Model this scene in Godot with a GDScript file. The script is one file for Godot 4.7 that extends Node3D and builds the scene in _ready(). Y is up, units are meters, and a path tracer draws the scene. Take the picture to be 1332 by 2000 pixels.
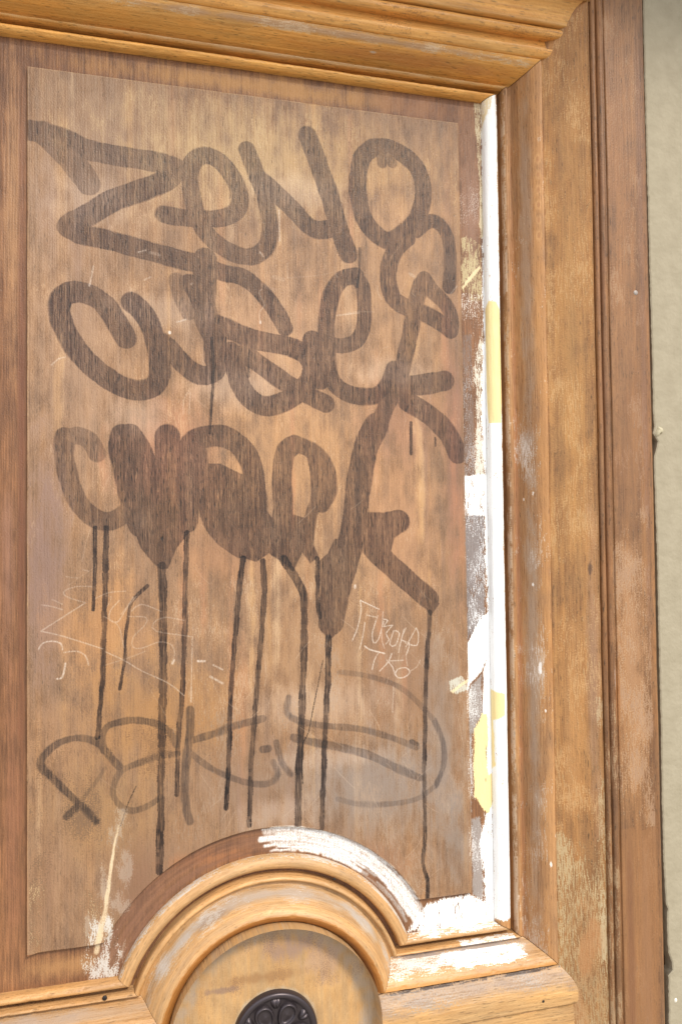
extends Node3D
# A varnished street door seen close: a panel with a raised field covered in graffiti, framed by a mitred
# moulding that jumps over a round medallion at the bottom. Lengths in the tables below are millimetres,
# from the top left corner of the raised field: x to the right, y up (y down in the painted tables).

# graffiti on the raised field: millimetres from its top left corner, y down
const MARKER = [
	[18.1,0.80,[2.9,55.6,12.8,56.6,31.6,60.2,46.9,66.5,70.0,69.3,89.7,70.3,114.5,72.1,125.2,75.1]],
	[20.9,0.62,[12.8,56.6,24.9,66.8,36.3,79.0,46.8,91.8,49.8,96.9]],
	[19.0,0.90,[125.2,76.0,114.4,87.8,89.6,100.5,69.9,109.8,50.6,123.9,36.2,133.3,33.2,136.7]],
	[17.1,0.95,[33.2,136.7,41.2,141.8,60.4,144.2,79.8,147.9,99.5,151.8,119.5,155.7,134.7,158.6,150.2,159.7]],
	[15.7,0.85,[113.8,117.9,125.0,119.1,145.4,119.1,166.1,116.2,178.8,108.5,182.1,97.7,178.9,84.3,171.5,72.4,162.3,63.5,150.8,60.5,141.6,65.3,137.0,76.1,137.4,91.5,140.5,107.0,145.4,122.4,153.6,134.2,165.9,143.5,181.7,149.7,195.4,148.6,206.4,138.2,209.3,124.1,207.6,105.7,203.5,88.0,198.3,74.7,192.8,61.5,188.6,51.0]],
	[16.6,0.95,[198.3,75.6,208.7,83.1,222.6,94.7,235.5,106.4,244.2,115.3,254.5,119.6,264.4,117.8]],
	[18.1,0.95,[245.6,30.8,251.8,45.6,259.0,65.3,266.7,86.4,273.0,108.7,279.3,127.7,284.1,139.5]],
	[17.1,1.00,[309.8,35.0,298.9,45.7,294.6,65.4,294.4,83.6,299.7,103.8,310.3,117.1,325.1,123.8,341.4,112.9,352.6,101.4,359.8,81.1,360.0,65.0,353.4,48.6,339.8,38.0,324.8,33.3,309.8,35.0]],
	[9.5,0.80,[317.0,32.7,318.9,48.9]],
	[9.5,0.60,[323.7,34.4,328.8,47.8]],
	[13.3,0.95,[352.4,111.9,365.3,101.2,376.5,102.7,384.9,114.6,387.3,131.6,387.0,151.3,385.7,164.1]],
	[16.6,0.95,[343.9,119.2,332.8,129.6,325.9,143.0,323.1,159.1,327.5,177.5,338.3,185.7,350.8,188.9,366.0,194.5,379.7,201.7,386.6,206.8]],
	[15.2,0.80,[360.2,158.3,367.4,168.3,381.1,180.5,387.4,193.2,387.1,206.8]],
	[16.1,0.85,[356.4,164.1,350.9,182.4,347.5,199.6,343.5,218.1,339.1,235.2,334.7,252.1,327.8,268.1,319.4,283.6,312.5,300.4]],
	[19.9,0.90,[333.0,262.5,350.7,261.9,368.7,258.7,379.9,256.3]],
	[19.9,0.90,[341.1,278.0,357.2,286.4,371.3,296.4,383.3,309.6,392.1,326.8]],
	[18.1,1.00,[80.8,230.7,72.7,216.3,63.7,202.9,52.6,195.1,39.0,192.5,29.4,196.7,25.6,205.4,26.9,216.8,32.3,230.2,40.2,243.1,51.2,255.5,63.5,265.3,77.2,273.2,92.0,276.3,104.3,272.2,109.6,262.0,108.8,246.6,105.8,231.2,100.1,214.7,92.3,203.8,85.7,198.8]],
	[17.1,0.95,[112.4,232.7,119.9,240.1,132.9,253.7,144.6,260.5,154.6,259.2,160.6,251.5,159.3,234.4,155.7,222.5,149.4,207.1,143.6,190.4,136.0,178.4]],
	[14.2,0.50,[124.7,176.9,127.8,189.1,134.9,204.8]],
	[20.9,0.90,[150.2,155.0,150.1,174.1,148.6,192.3,151.2,210.7,158.0,226.1,159.3,245.1]],
	[15.7,1.00,[154.3,162.6,167.2,166.8,183.0,168.9,196.5,177.8,208.8,190.7,217.7,203.9,222.4,213.6]],
	[18.1,1.00,[157.2,213.6,174.2,219.2,191.0,225.3,208.4,228.1,226.1,230.6,241.0,237.4,247.8,248.6,244.7,261.6,235.9,272.0,223.2,280.9,205.6,286.7,191.9,282.0,182.2,270.2,176.3,251.8,172.7,237.5]],
	[17.1,1.00,[185.2,239.2,207.3,254.2,225.8,266.2,244.6,275.5,260.6,282.6]],
	[16.1,1.00,[291.4,159.9,278.3,163.8,268.7,176.2,264.1,192.0,261.9,207.0,261.8,222.5,263.1,240.2,264.4,255.1,271.7,266.3,283.6,272.7,296.6,274.6,311.3,272.6,321.2,263.0,328.1,247.5]],
	[14.2,1.00,[291.4,160.9,297.9,170.2,299.2,185.8,299.0,202.4,295.3,215.8,288.2,224.0,276.1,227.5,264.7,226.2]],
	[19.0,1.00,[248.5,224.1,251.3,240.8,255.5,259.8]],
	[16.1,0.75,[29.7,318.2,29.7,335.8,33.0,352.9,38.4,369.5,47.2,382.3,58.5,390.2,69.6,390.3,81.2,383.2]],
	[15.2,0.55,[29.7,320.0,39.7,317.1,50.2,321.3,56.5,332.3]],
	[20.9,1.00,[77.5,316.3,76.6,329.3,80.5,345.3,83.0,360.9,87.3,378.8,92.9,394.5]],
	[20.9,1.00,[84.0,316.1,93.1,331.2,97.8,348.7,96.9,364.4,93.8,381.9]],
	[21.8,1.00,[116.0,316.3,116.4,331.3,118.5,352.1,119.7,376.1,120.5,393.8]],
	[17.1,0.90,[126.2,335.7,129.6,356.1,134.0,378.8,133.0,393.4]],
	[19.0,1.00,[131.6,328.8,139.7,319.5,151.5,315.6,166.1,315.3,179.9,323.3,189.2,337.1,193.2,354.3,194.5,376.1,194.2,402.1]],
	[18.1,1.00,[141.9,330.9,144.0,351.9,149.8,370.2,154.2,388.0,164.6,404.1,180.2,415.8]],
	[18.1,0.90,[230.5,321.4,222.8,327.2,219.3,341.4,218.2,357.8,219.5,376.1,217.9,397.7,219.1,416.4]],
	[15.2,0.85,[230.6,320.5,243.6,325.0,255.2,333.8,262.4,348.5,262.2,364.7,255.7,376.6]],
	[11.4,0.90,[247.4,331.6,250.6,348.6,250.9,370.0,244.8,388.4,241.7,412.0]],
	[23.8,1.00,[309.9,301.4,300.1,320.1,295.3,338.1,291.5,358.4,288.8,378.1,286.0,398.2,281.8,418.3,275.6,437.7,270.5,454.7,266.4,474.0,263.3,485.7]],
	[20.9,1.00,[299.0,400.7,318.4,394.6,330.7,392.7]],
	[19.9,1.00,[296.9,407.9,309.4,422.5,329.0,440.3,346.8,455.8,360.7,467.4]],
]
const POOLS = [
	[1.00,[84.2,389.9,92.8,414.6,103.6,428.2,110.2,433.7,115.9,432.9,123.5,415.0,132.5,403.8,142.9,392.5,139.4,378.9,117.1,365.3,90.8,365.4]],
	[1.00,[146.4,340.0,162.3,339.8,180.7,348.8,200.3,351.0,202.4,378.9,208.5,388.3,222.8,383.7,237.1,388.4,247.8,388.5,244.2,407.3,252.2,424.0,244.4,430.9,236.8,420.4,228.0,438.1,218.5,429.5,205.8,420.9,194.0,428.5,180.1,423.7,166.4,415.6,155.0,404.0,148.3,388.0,143.9,365.2]],
	[1.00,[267.6,408.5,261.1,421.7,251.2,430.1,253.9,454.7,251.7,473.5,252.6,485.3,256.4,494.8,260.6,503.9,267.6,496.7,274.6,486.1,279.3,464.9,283.5,446.0,288.7,429.4,293.4,407.9]],
	[1.00,[286.2,383.8,311.4,383.9,342.1,388.9,336.8,401.0,326.4,408.2,321.0,425.1,296.8,422.3]],
	[0.90,[348.8,462.2,357.4,477.1,361.5,484.0,365.8,478.3,371.2,471.7]],
	[0.90,[328.4,261.7,343.8,271.0,354.1,285.5,333.3,281.2,325.6,276.6]],
]
const DRIPS = [
	[2.8,[54.7,396.4,54.6,427.2,52.9,466.7]],
	[3.8,[63.6,396.5,63.1,440.6,61.7,493.3,60.7,528.3,58.2,554.3,56.4,575.9]],
	[2.4,[98.3,447.7,85.3,461.1,80.4,485.3,78.6,511.7,74.7,535.7]],
	[5.7,[111.1,430.6,111.3,473.1,111.5,517.8,110.5,562.2,109.4,606.4,108.3,659.3,107.3,695.2]],
	[3.8,[132.1,401.5,130.9,451.3,130.3,482.8,129.2,514.2,127.3,550.0,124.4,581.0,122.4,630.6]],
	[3.8,[182.4,425.1,179.0,448.0,175.0,493.7,171.0,534.6,168.9,579.8,167.7,611.4,165.7,646.4]],
	[4.0,[200.1,427.7,201.3,453.2,198.7,490.1,194.6,535.9,190.5,576.8,187.9,613.1,186.1,663.7]],
	[5.7,[219.0,426.7,225.1,436.1,231.7,445.6,237.4,458.9,238.1,482.4,237.3,515.0,236.0,542.9,234.2,580.0,231.4,626.0,230.5,671.1]],
	[3.3,[250.8,426.3,250.8,468.7,252.6,480.5]],
	[4.3,[260.7,499.7,259.8,534.9,257.5,567.6,255.6,604.9,252.5,673.4]],
	[3.6,[361.1,479.6,358.5,511.2,355.9,545.1,354.7,588.6,353.1,627.1,352.7,684.7,350.7,718.0,354.6,730.4,354.3,750.0]],
	[2.4,[155.7,226.7,156.4,263.8,154.4,291.5,153.3,312.3]],
	[1.9,[295.8,133.6,294.5,155.8,292.3,170.6]],
	[1.9,[188.5,239.0,188.4,260.1]],
	[2.1,[344.5,298.1,344.0,328.1]],
	[1.9,[368.9,312.4,369.3,319.8]],
]
const TAG = [
	[5.7,0.85,[55.0,646.8,45.0,634.2,35.1,624.2,20.4,607.5,10.2,595.1,15.5,585.2,25.3,577.9,38.9,575.0,51.4,577.7,60.2,584.5,67.8,594.6,74.9,603.1]],
	[6.6,0.90,[31.0,640.1,37.6,634.7,41.3,630.0]],
	[3.3,0.35,[41.3,630.0,55.1,613.1,62.3,602.5]],
	[5.7,0.80,[61.4,587.2,60.2,576.2,63.6,567.7,70.8,564.8,85.8,563.2,105.2,567.6,117.0,576.0,122.2,587.1]],
	[5.2,0.60,[123.5,595.2,109.0,595.4,93.4,599.4,77.9,604.7,71.5,612.0,68.9,624.8,75.3,635.8,85.5,640.7,98.4,637.6,108.8,631.1]],
	[7.1,0.80,[134.3,557.6,134.2,577.3,131.4,597.2,129.5,623.7,130.7,643.8,133.8,654.8]],
	[6.2,0.65,[136.8,584.2,158.4,579.1,172.6,574.6,198.9,569.7]],
	[5.2,0.55,[135.4,596.1,147.4,606.5,162.3,615.9,184.1,625.5,203.6,628.1,212.5,620.2,207.9,609.3]],
	[7.1,0.90,[198.7,597.1,203.8,597.0]],
	[5.2,0.60,[210.9,591.6,215.9,610.4,224.3,621.7]],
	[5.7,0.55,[222.6,552.3,221.1,565.6,230.5,573.2,252.0,579.4,288.7,585.3,317.2,594.5,345.6,606.7]],
	[7.1,0.70,[340.6,602.0,345.2,604.8]],
	[7.1,0.60,[227.0,588.7,242.7,593.6,270.3,600.9,297.9,610.1,325.9,624.8,348.8,635.9]],
	[4.8,0.40,[271.1,531.8,298.8,537.1,327.0,547.8,346.3,563.4,363.7,582.5]],
	[5.2,0.65,[363.7,582.5,372.7,605.0,372.4,626.8,364.3,644.5]],
	[4.8,0.35,[364.3,644.5,344.9,655.2,316.3,657.2,287.9,654.5,267.8,647.9]],
]
const SCRATCHES = [
	[0.95,0.60,[11.3,461.4,19.9,463.0,27.9,465.9]],
	[0.95,0.50,[19.9,457.1,27.9,461.3]],
	[0.95,0.50,[31.0,437.9,40.4,439.4]],
	[0.95,0.50,[44.2,432.3,49.2,433.7]],
	[0.76,0.60,[51.7,446.9,39.1,446.6,30.4,449.6,29.2,452.9,34.1,456.3,46.6,460.6]],
	[0.85,0.70,[46.6,460.6,10.7,483.4]],
	[0.85,0.70,[10.7,483.4,29.1,488.7,60.5,500.5]],
	[1.04,0.80,[8.8,498.8,11.9,493.8,19.2,492.1,26.6,494.4,27.9,499.7]],
	[0.95,0.70,[29.1,502.3,39.1,501.5,46.6,505.8,49.1,513.8]],
	[1.42,0.80,[30.3,511.5,27.9,523.0,23.5,524.1]],
	[0.71,0.60,[54.2,457.5,65.7,452.6,79.8,451.7]],
	[0.71,0.50,[63.1,455.2,68.2,456.6,64.4,464.5]],
	[0.71,0.70,[74.6,459.5,66.9,468.5,66.9,476.4,73.3,478.0,78.4,470.2,86.2,457.2]],
	[0.71,0.60,[88.8,456.6,75.9,471.5]],
	[0.71,0.60,[61.8,472.9,73.3,480.6,77.1,494.0,78.3,500.7]],
	[0.85,0.60,[84.9,469.1,92.7,463.4,109.7,470.0]],
	[0.71,0.60,[82.3,473.7,96.6,474.9,96.5,480.9,86.1,491.8,86.1,500.4,93.8,501.4,108.3,496.8,118.8,499.9,121.4,508.1,118.7,514.7]],
	[1.90,0.80,[120.7,513.4,119.4,516.1]],
	[0.76,0.60,[129.5,478.8,112.3,475.5,103.1,480.5,105.7,487.3,136.2,493.3]],
	[0.85,0.70,[136.8,494.0,135.2,550.6]],
	[0.76,0.70,[63.0,503.3,78.3,511.3,92.5,520.7,116.0,533.3,129.2,544.8]],
	[0.71,0.50,[63.0,514.5,83.5,508.9,96.4,504.2]],
	[1.90,0.80,[141.4,515.2,147.5,515.5]],
	[1.42,0.70,[154.9,519.3,163.1,523.8]],
	[1.90,0.70,[152.1,529.3,163.0,536.0]],
	[0.95,0.90,[291.7,466.3,310.0,475.1]],
	[0.85,0.90,[291.7,466.3,292.2,477.0,288.7,491.9,283.4,503.5]],
	[0.85,0.85,[296.0,487.1,293.9,499.6,290.4,511.9]],
	[0.76,0.80,[298.1,480.3,307.3,482.5]],
	[0.85,0.90,[308.6,481.3,303.1,497.5,304.3,506.3,309.0,503.4,314.5,486.6]],
	[0.76,0.80,[314.0,477.7,312.3,501.6,314.9,511.8]],
	[0.81,0.90,[314.6,484.7,318.5,486.1,314.5,491.6,323.2,490.7,316.4,498.0,319.6,503.8,316.2,508.1]],
	[0.81,0.90,[324.4,495.8,320.2,508.3,325.6,509.8,329.8,498.6,325.8,495.9]],
	[0.81,0.90,[334.5,495.0,328.8,516.3]],
	[0.81,0.90,[336.6,493.8,331.7,505.0,339.8,507.9,336.5,519.2]],
	[0.81,0.90,[346.8,494.2,336.3,511.5]],
	[0.81,0.90,[346.8,494.2,349.0,499.4,347.2,510.8,335.7,507.7]],
	[1.23,0.90,[295.7,509.0,300.3,512.4,314.8,516.8]],
	[0.85,0.90,[309.5,515.3,304.8,522.6,302.7,531.3]],
	[0.85,0.90,[322.1,517.2,318.7,524.6,309.9,533.0]],
	[0.85,0.90,[317.4,523.3,322.6,529.9,325.2,537.6]],
	[0.76,0.80,[318.7,524.0,333.5,524.1]],
	[0.90,0.90,[325.2,536.3,327.8,540.2,334.6,540.0,340.0,535.8,336.0,531.2,328.0,532.0,325.2,536.3]],
	[0.76,0.70,[340.1,534.6,346.9,531.1,350.4,524.9]],
	[0.76,0.70,[336.2,519.2,337.4,529.4]],
	[0.76,0.70,[323.4,547.6,322.1,572.4]],
	[2.38,0.80,[286.8,452.3,286.8,454.2]],
	[1.42,0.70,[218.1,104.2,218.4,132.9]],
	[1.19,0.70,[53.7,169.2,50.9,185.9]],
	[1.90,0.70,[50.3,185.4,50.5,186.5]],
	[2.38,1.00,[118.2,223.3,118.4,224.0]],
	[1.42,0.60,[137.3,179.2,138.5,177.9]],
	[1.19,0.70,[124.7,213.9,133.0,211.0]],
	[1.19,0.60,[30.3,249.7,24.8,251.7,19.4,257.2]],
	[1.42,0.60,[96.9,177.9,102.1,175.1]],
	[0.95,0.50,[133.8,276.8,130.2,284.1,130.2,296.1]],
	[0.95,0.50,[136.2,276.7,134.9,296.0]],
	[0.95,0.50,[225.5,153.4,225.4,167.2]],
	[3.80,0.35,[212.8,166.9,221.6,168.8]],
	[3.32,0.30,[201.5,175.2,213.9,179.3]],
	[0.95,0.60,[201.4,179.0,198.9,182.9,203.8,193.7,198.8,200.2,199.9,210.1]],
	[1.90,0.80,[199.7,208.9,199.7,210.4]],
	[0.95,0.45,[272.7,199.5,288.5,194.7,308.5,193.4]],
	[0.95,0.35,[226.7,166.5,252.3,162.7,271.9,157.5]],
	[1.42,0.50,[271.8,160.0,273.1,162.5]],
	[1.42,0.60,[272.6,199.0,293.7,195.1]],
	[1.42,0.55,[394.4,162.3,387.2,170.8]],
	[1.19,0.45,[312.8,168.1,312.7,174.6,316.6,180.8]],
	[2.85,0.50,[345.6,154.0,349.7,156.3]],
	[0.71,0.40,[311.9,237.8,316.0,228.6,322.8,225.6]],
	[2.38,0.50,[101.7,153.0,110.1,155.0]],
	[1.19,0.70,[91.6,153.8,98.2,151.4]],
	[1.90,0.60,[200.1,144.9,202.9,148.5]],
]
const CRACKS = [
	[0.76,[255.1,520.6,250.0,543.7,244.9,566.8,240.9,585.1,235.0,598.6,235.2,631.0]],
	[0.62,[88.1,620.0,81.2,634.6,75.2,652.3]],
]

const MM := 0.001
# opening of the panel and the circle of the medallion
const XL := -25.0
const XR := 425.0
const YT := 25.0
const YB := -781.0
const CX := 204.0
const CY := -833.0
const RA := 141.0
const RF := 165.0
# moulding profile: [z, offset on the sides, offset top and bottom, offset on the arch], in pieces with sharp edges between
const PROFILE = [
	[[0.0,0.0,0.0,0.0],[4.0,0.3,0.2,0.3],[7.0,2.0,1.0,1.7],[9.0,5.0,2.6,4.2],[9.8,8.2,4.2,6.8],[9.2,11.4,5.8,9.4],[7.0,13.6,7.0,11.4],[2.0,14.2,7.4,12.0]],
	[[2.0,14.2,7.4,12.0],[-1.0,15.2,8.2,13.0],[-1.0,17.6,10.2,15.4],[2.0,18.4,10.8,16.2]],
	[[2.0,18.4,10.8,16.2],[10.0,18.8,11.0,16.6],[12.2,20.2,11.8,17.8],[12.8,21.6,12.6,19.0],[12.2,23.0,13.4,20.2],[10.0,24.0,14.0,21.2],[8.6,24.2,14.2,21.4]],
	[[8.6,24.2,14.2,21.4],[8.0,26.0,15.2,22.8],[9.5,28.2,16.6,24.6],[13.5,30.6,18.0,26.6],[18.5,33.2,19.6,28.8],[24.0,36.5,21.8,31.6],[28.5,40.0,24.4,34.6],[31.8,43.5,27.4,37.6],[33.6,46.5,30.0,40.2],[34.2,48.5,32.0,42.0]],
	[[34.2,48.5,32.0,42.0],[33.0,49.2,32.7,44.3],[30.0,49.5,33.0,47.2],[26.5,49.8,33.3,49.2],[22.0,50.0,33.5,50.4]]]
const WALL_EDGE = [[572.8,180.0],[572.8,117.4],[572.6,40.6],[572.9,-35.7],[573.3,-111.6],[573.7,-187.1],[574.1,-237.2],[573.9,-287.1],[574.7,-303.0],[573.3,-310.0],[575.5,-313.4],[578.3,-317.9],[576.4,-324.4],[573.9,-331.9],[573.1,-339.3],[574.2,-386.4],[574.6,-435.8],[574.4,-509.5],[574.7,-582.8],[573.9,-655.6],[574.3,-728.1],[575.7,-759.6],[577.9,-764.7],[576.5,-771.7],[576.6,-791.0],[577.3,-805.5],[581.0,-815.6],[581.4,-822.8],[576.8,-826.9],[576.1,-872.2],[576.4,-990.0]]


# ---------------------------------------------------------------- painting of wood
class Canvas:
	var w: int
	var h: int
	var k: float
	var x0: float
	var y0: float
	var b := PackedFloat32Array()
	var g0 := PackedByteArray()
	var g1 := PackedByteArray()
	var g2 := PackedByteArray()
	var g3 := PackedByteArray()
	var pore := PackedByteArray()
	var blot := PackedByteArray()
	var fine := PackedByteArray()
	var mott := PackedByteArray()
	var coat := PackedFloat32Array()

	func _init(left: float, top: float, width: float, height: float, scale: float, seed_value: int):
		x0 = left; y0 = top; k = scale
		w = int(ceil(width * scale)); h = int(ceil(height * scale))
		b.resize(w * h * 3)
		coat.resize(w * h)
		g0 = layer(0.45, seed_value + 9, 1.0, 18.0)
		g1 = layer(0.22, seed_value, 1.0, 34.0)
		g2 = layer(0.05, seed_value + 1, 1.0, 22.0)
		g3 = layer(0.03, seed_value + 2, 3.0, 16.0)
		pore = layer(0.34, seed_value + 3, 1.0, 7.0)
		blot = layer(0.012, seed_value + 4, 1.0, 1.6)
		mott = layer(0.035, seed_value + 7, 1.0, 2.4)
		fine = layer(0.30, seed_value + 5, 1.0, 1.0)

	func layer(freq: float, seed_value: int, sx: float, sy: float) -> PackedByteArray:
		var n := FastNoiseLite.new()
		n.seed = seed_value
		n.noise_type = FastNoiseLite.TYPE_SIMPLEX_SMOOTH
		n.frequency = freq
		n.fractal_octaves = 3
		var im := n.get_image(maxi(4, int(ceil(w / sx))), maxi(4, int(ceil(h / sy))))
		im.resize(w, h, Image.INTERPOLATE_CUBIC)
		if im.get_format() != Image.FORMAT_L8:
			im.convert(Image.FORMAT_L8)
		return im.get_data()

	# wood between a dark and a light tone, with long fibres, soft bands and short dark pores
	func wood(dark: Color, light: Color, pores: float, streaky := 1.0):
		var dr: float = dark.r; var dg: float = dark.g; var db: float = dark.b
		var er: float = light.r - dr; var eg: float = light.g - dg; var eb: float = light.b - db
		var s: float = streaky * 0.7
		var q: float = 1.0 - s
		var j := 0
		for i in w * h:
			var t: float = ((g0[i] * 0.30 + g1[i] * 0.26 + g2[i] * 0.22 + g3[i] * 0.22) * s + (mott[i] * 0.26 + blot[i] * 0.22 + fine[i] * 0.30 + pore[i] * 0.22) * q) / 255.0
			t = clampf((t - 0.5) * 2.6 + 0.5, 0.0, 1.0)
			var hue: float = ((g2[i] + blot[i]) / 255.0 - 1.0) * 0.10
			var p: float = (pore[i] - 172) / 60.0
			var m: float = 1.0
			if p > 0.0:
				m = 1.0 - pores * minf(p, 1.0)
			b[j] = (dr + er * t) * m * (1.0 + hue * 0.5)
			b[j + 1] = (dg + eg * t) * m
			b[j + 2] = (db + eb * t) * m * (1.0 - hue)
			j += 3

	# an irregular patch of another tone, its edge broken up by the fibres
	func patch(cx: float, cy: float, rx: float, ry: float, c: Color, alpha: float, rough := 1.0, hard := 1.6, tint := false):
		var ax: int = clampi(int((cx - rx * 1.35 - x0) * k), 0, w); var bx: int = clampi(int((cx + rx * 1.35 - x0) * k), 0, w)
		var ay: int = clampi(int((cy - ry * 1.35 - y0) * k), 0, h); var by: int = clampi(int((cy + ry * 1.35 - y0) * k), 0, h)
		for py in range(ay, by):
			var v: float = ((py / k + y0) - cy) / ry
			for px in range(ax, bx):
				var u: float = ((px / k + x0) - cx) / rx
				var i: int = py * w + px
				var n: float = (blot[i] * 0.25 + mott[i] * 0.35 + g1[i] * 0.15 + fine[i] * 0.25) / 255.0 - 0.5
				var a: float = (1.0 - sqrt(u * u + v * v) + n * rough * 1.6) * hard
				if a <= 0.0:
					continue
				a = minf(a, 1.0) * alpha
				var j: int = i * 3
				if tint:
					b[j] *= 1.0 + (c.r - 1.0) * a; b[j + 1] *= 1.0 + (c.g - 1.0) * a; b[j + 2] *= 1.0 + (c.b - 1.0) * a
				else:
					b[j] += (c.r - b[j]) * a; b[j + 1] += (c.g - b[j + 1]) * a; b[j + 2] += (c.b - b[j + 2]) * a

	# worn, flaked paint: only where the fine noise is above a level
	func flakes(ax_: float, ay_: float, bx_: float, by_: float, c: Color, level: float, alpha: float, streak := 0.4):
		var ax: int = clampi(int((ax_ - x0) * k), 0, w); var bx: int = clampi(int((bx_ - x0) * k), 0, w)
		var ay: int = clampi(int((ay_ - y0) * k), 0, h); var by: int = clampi(int((by_ - y0) * k), 0, h)
		for py in range(ay, by):
			var ey: float = minf(py - ay, by - py) / (8.0 * k)
			for px in range(ax, bx):
				var i: int = py * w + px
				var n: float = (fine[i] * (0.6 - streak * 0.4) + blot[i] * 0.4 + pore[i] * streak * 0.4) / 255.0
				var a: float = (n - level + minf(ey, 1.0) * 0.08 - 0.08) * 14.0
				if a <= 0.0:
					continue
				a = minf(a, 1.0) * alpha
				var j: int = i * 3
				coat[i] = maxf(coat[i], a * 14.0 if c.b > 0.72 else 0.0)
				b[j] += (c.r - b[j]) * a; b[j + 1] += (c.g - b[j + 1]) * a; b[j + 2] += (c.b - b[j + 2]) * a

	# filled outline with ragged edges (brushed filler and paint)
	func polygon(pts: Array, c: Color, alpha: float, ragged: float, holes := 0.0, hatch := 0.4):
		var q := PackedVector2Array()
		for n in range(0, pts.size(), 2):
			q.append(Vector2(pts[n], pts[n + 1]))
		var r := Rect2(q[0], Vector2.ZERO)
		for p in q:
			r = r.expand(p)
		r = r.grow(ragged)
		var ax: int = clampi(int((r.position.x - x0) * k), 0, w); var bx: int = clampi(int((r.end.x - x0) * k), 0, w)
		var ay: int = clampi(int((r.position.y - y0) * k), 0, h); var by: int = clampi(int((r.end.y - y0) * k), 0, h)
		for py in range(ay, by):
			for px in range(ax, bx):
				var i: int = py * w + px
				var s: float = inside(q, Vector2(px / k + x0, py / k + y0))
				var n: float = (fine[i] * 0.3 + mott[i] * (0.7 - hatch) + pore[i] * hatch) / 255.0
				var a: float = (s + (n - 0.5) * ragged * 4.0) / 0.6 + 0.5
				if a <= 0.0:
					continue
				a = minf(a, 1.0) * alpha
				if holes > 0.0 and n < holes:
					a *= clampf(1.0 - (holes - n) * 14.0, 0.05, 1.0)
				var j: int = i * 3
				var l: float = 0.93 + (0.05 * fine[i] + 0.05 * g0[i]) / 255.0
				coat[i] = maxf(coat[i], a * 34.0 * (0.6 + 0.4 * mott[i] / 255.0) if alpha > 0.84 else 0.0)
				b[j] += (c.r * l - b[j]) * a; b[j + 1] += (c.g * l - b[j + 1]) * a; b[j + 2] += (c.b * l - b[j + 2]) * a

	# signed distance to an outline, positive inside
	static func inside(q: PackedVector2Array, p: Vector2) -> float:
		var d := 1e9
		var odd := false
		var n := q.size()
		for e in n:
			var a := q[e]
			var c := q[(e + 1) % n]
			var ab := c - a
			var t := clampf((p - a).dot(ab) / maxf(ab.length_squared(), 1e-6), 0.0, 1.0)
			d = minf(d, p.distance_squared_to(a + ab * t))
			if (a.y > p.y) != (c.y > p.y) and p.x < (c.x - a.x) * (p.y - a.y) / (c.y - a.y) + a.x:
				odd = not odd
		return sqrt(d) if odd else -sqrt(d)

	static func smooth_line(pts: Array) -> PackedVector2Array:
		var q := PackedVector2Array()
		for n in range(0, pts.size(), 2):
			q.append(Vector2(pts[n], pts[n + 1]))
		if q.size() < 3:
			return q
		var out := PackedVector2Array()
		for n in q.size() - 1:
			var p0 := q[maxi(n - 1, 0)]; var p1 := q[n]; var p2 := q[n + 1]; var p3 := q[mini(n + 2, q.size() - 1)]
			var steps := maxi(2, int(p1.distance_to(p2) / 3.5))
			for s in steps:
				out.append(p1.cubic_interpolate(p2, p0, p3, float(s) / steps))
		out.append(q[q.size() - 1])
		return out

	# depth of every pixel inside the strokes (mm) and the strength of the stroke it lies in
	func stroke(depth: PackedFloat32Array, force: PackedFloat32Array, pts: Array, width: float, alpha: float, end_width := -1.0, swell := 0.0, sway := 0.0):
		var q := smooth_line(pts)
		var nz := FastNoiseLite.new()
		nz.seed = int(absf(pts[0] * 7.0 + pts[1] * 13.0))
		nz.frequency = 0.06
		var run := 0.0
		if sway > 0.0:
			for n in q.size():
				q[n].x += nz.get_noise_2d(q[n].y * 0.8, 90.0) * sway
		var total: int = q.size() - 1
		for n in total:
			var r: float = width * 0.5
			if end_width >= 0.0:
				r = lerpf(width, end_width, float(n) / total) * 0.5
			var a := q[n]
			var ab := q[n + 1] - a
			run += ab.length()
			r *= 1.0 + swell * nz.get_noise_1d(run)
			var strength: float = alpha * (1.0 + swell * 1.6 * nz.get_noise_2d(run * 0.6, 40.0))
			var len2: float = maxf(ab.length_squared(), 1e-6)
			var m: float = r + 1.2
			var ax: int = clampi(int((minf(a.x, a.x + ab.x) - m - x0) * k), 0, w); var bx: int = clampi(int((maxf(a.x, a.x + ab.x) + m - x0) * k) + 1, 0, w)
			var ay: int = clampi(int((minf(a.y, a.y + ab.y) - m - y0) * k), 0, h); var by: int = clampi(int((maxf(a.y, a.y + ab.y) + m - y0) * k) + 1, 0, h)
			for py in range(ay, by):
				var vy: float = py / k + y0 - a.y
				for px in range(ax, bx):
					var vx: float = px / k + x0 - a.x
					var t: float = clampf((vx * ab.x + vy * ab.y) / len2, 0.0, 1.0)
					var ex: float = vx - ab.x * t
					var ey: float = vy - ab.y * t
					var s: float = r - sqrt(ex * ex + ey * ey)
					var i: int = py * w + px
					if s > depth[i]:
						depth[i] = s
						force[i] = strength

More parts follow.
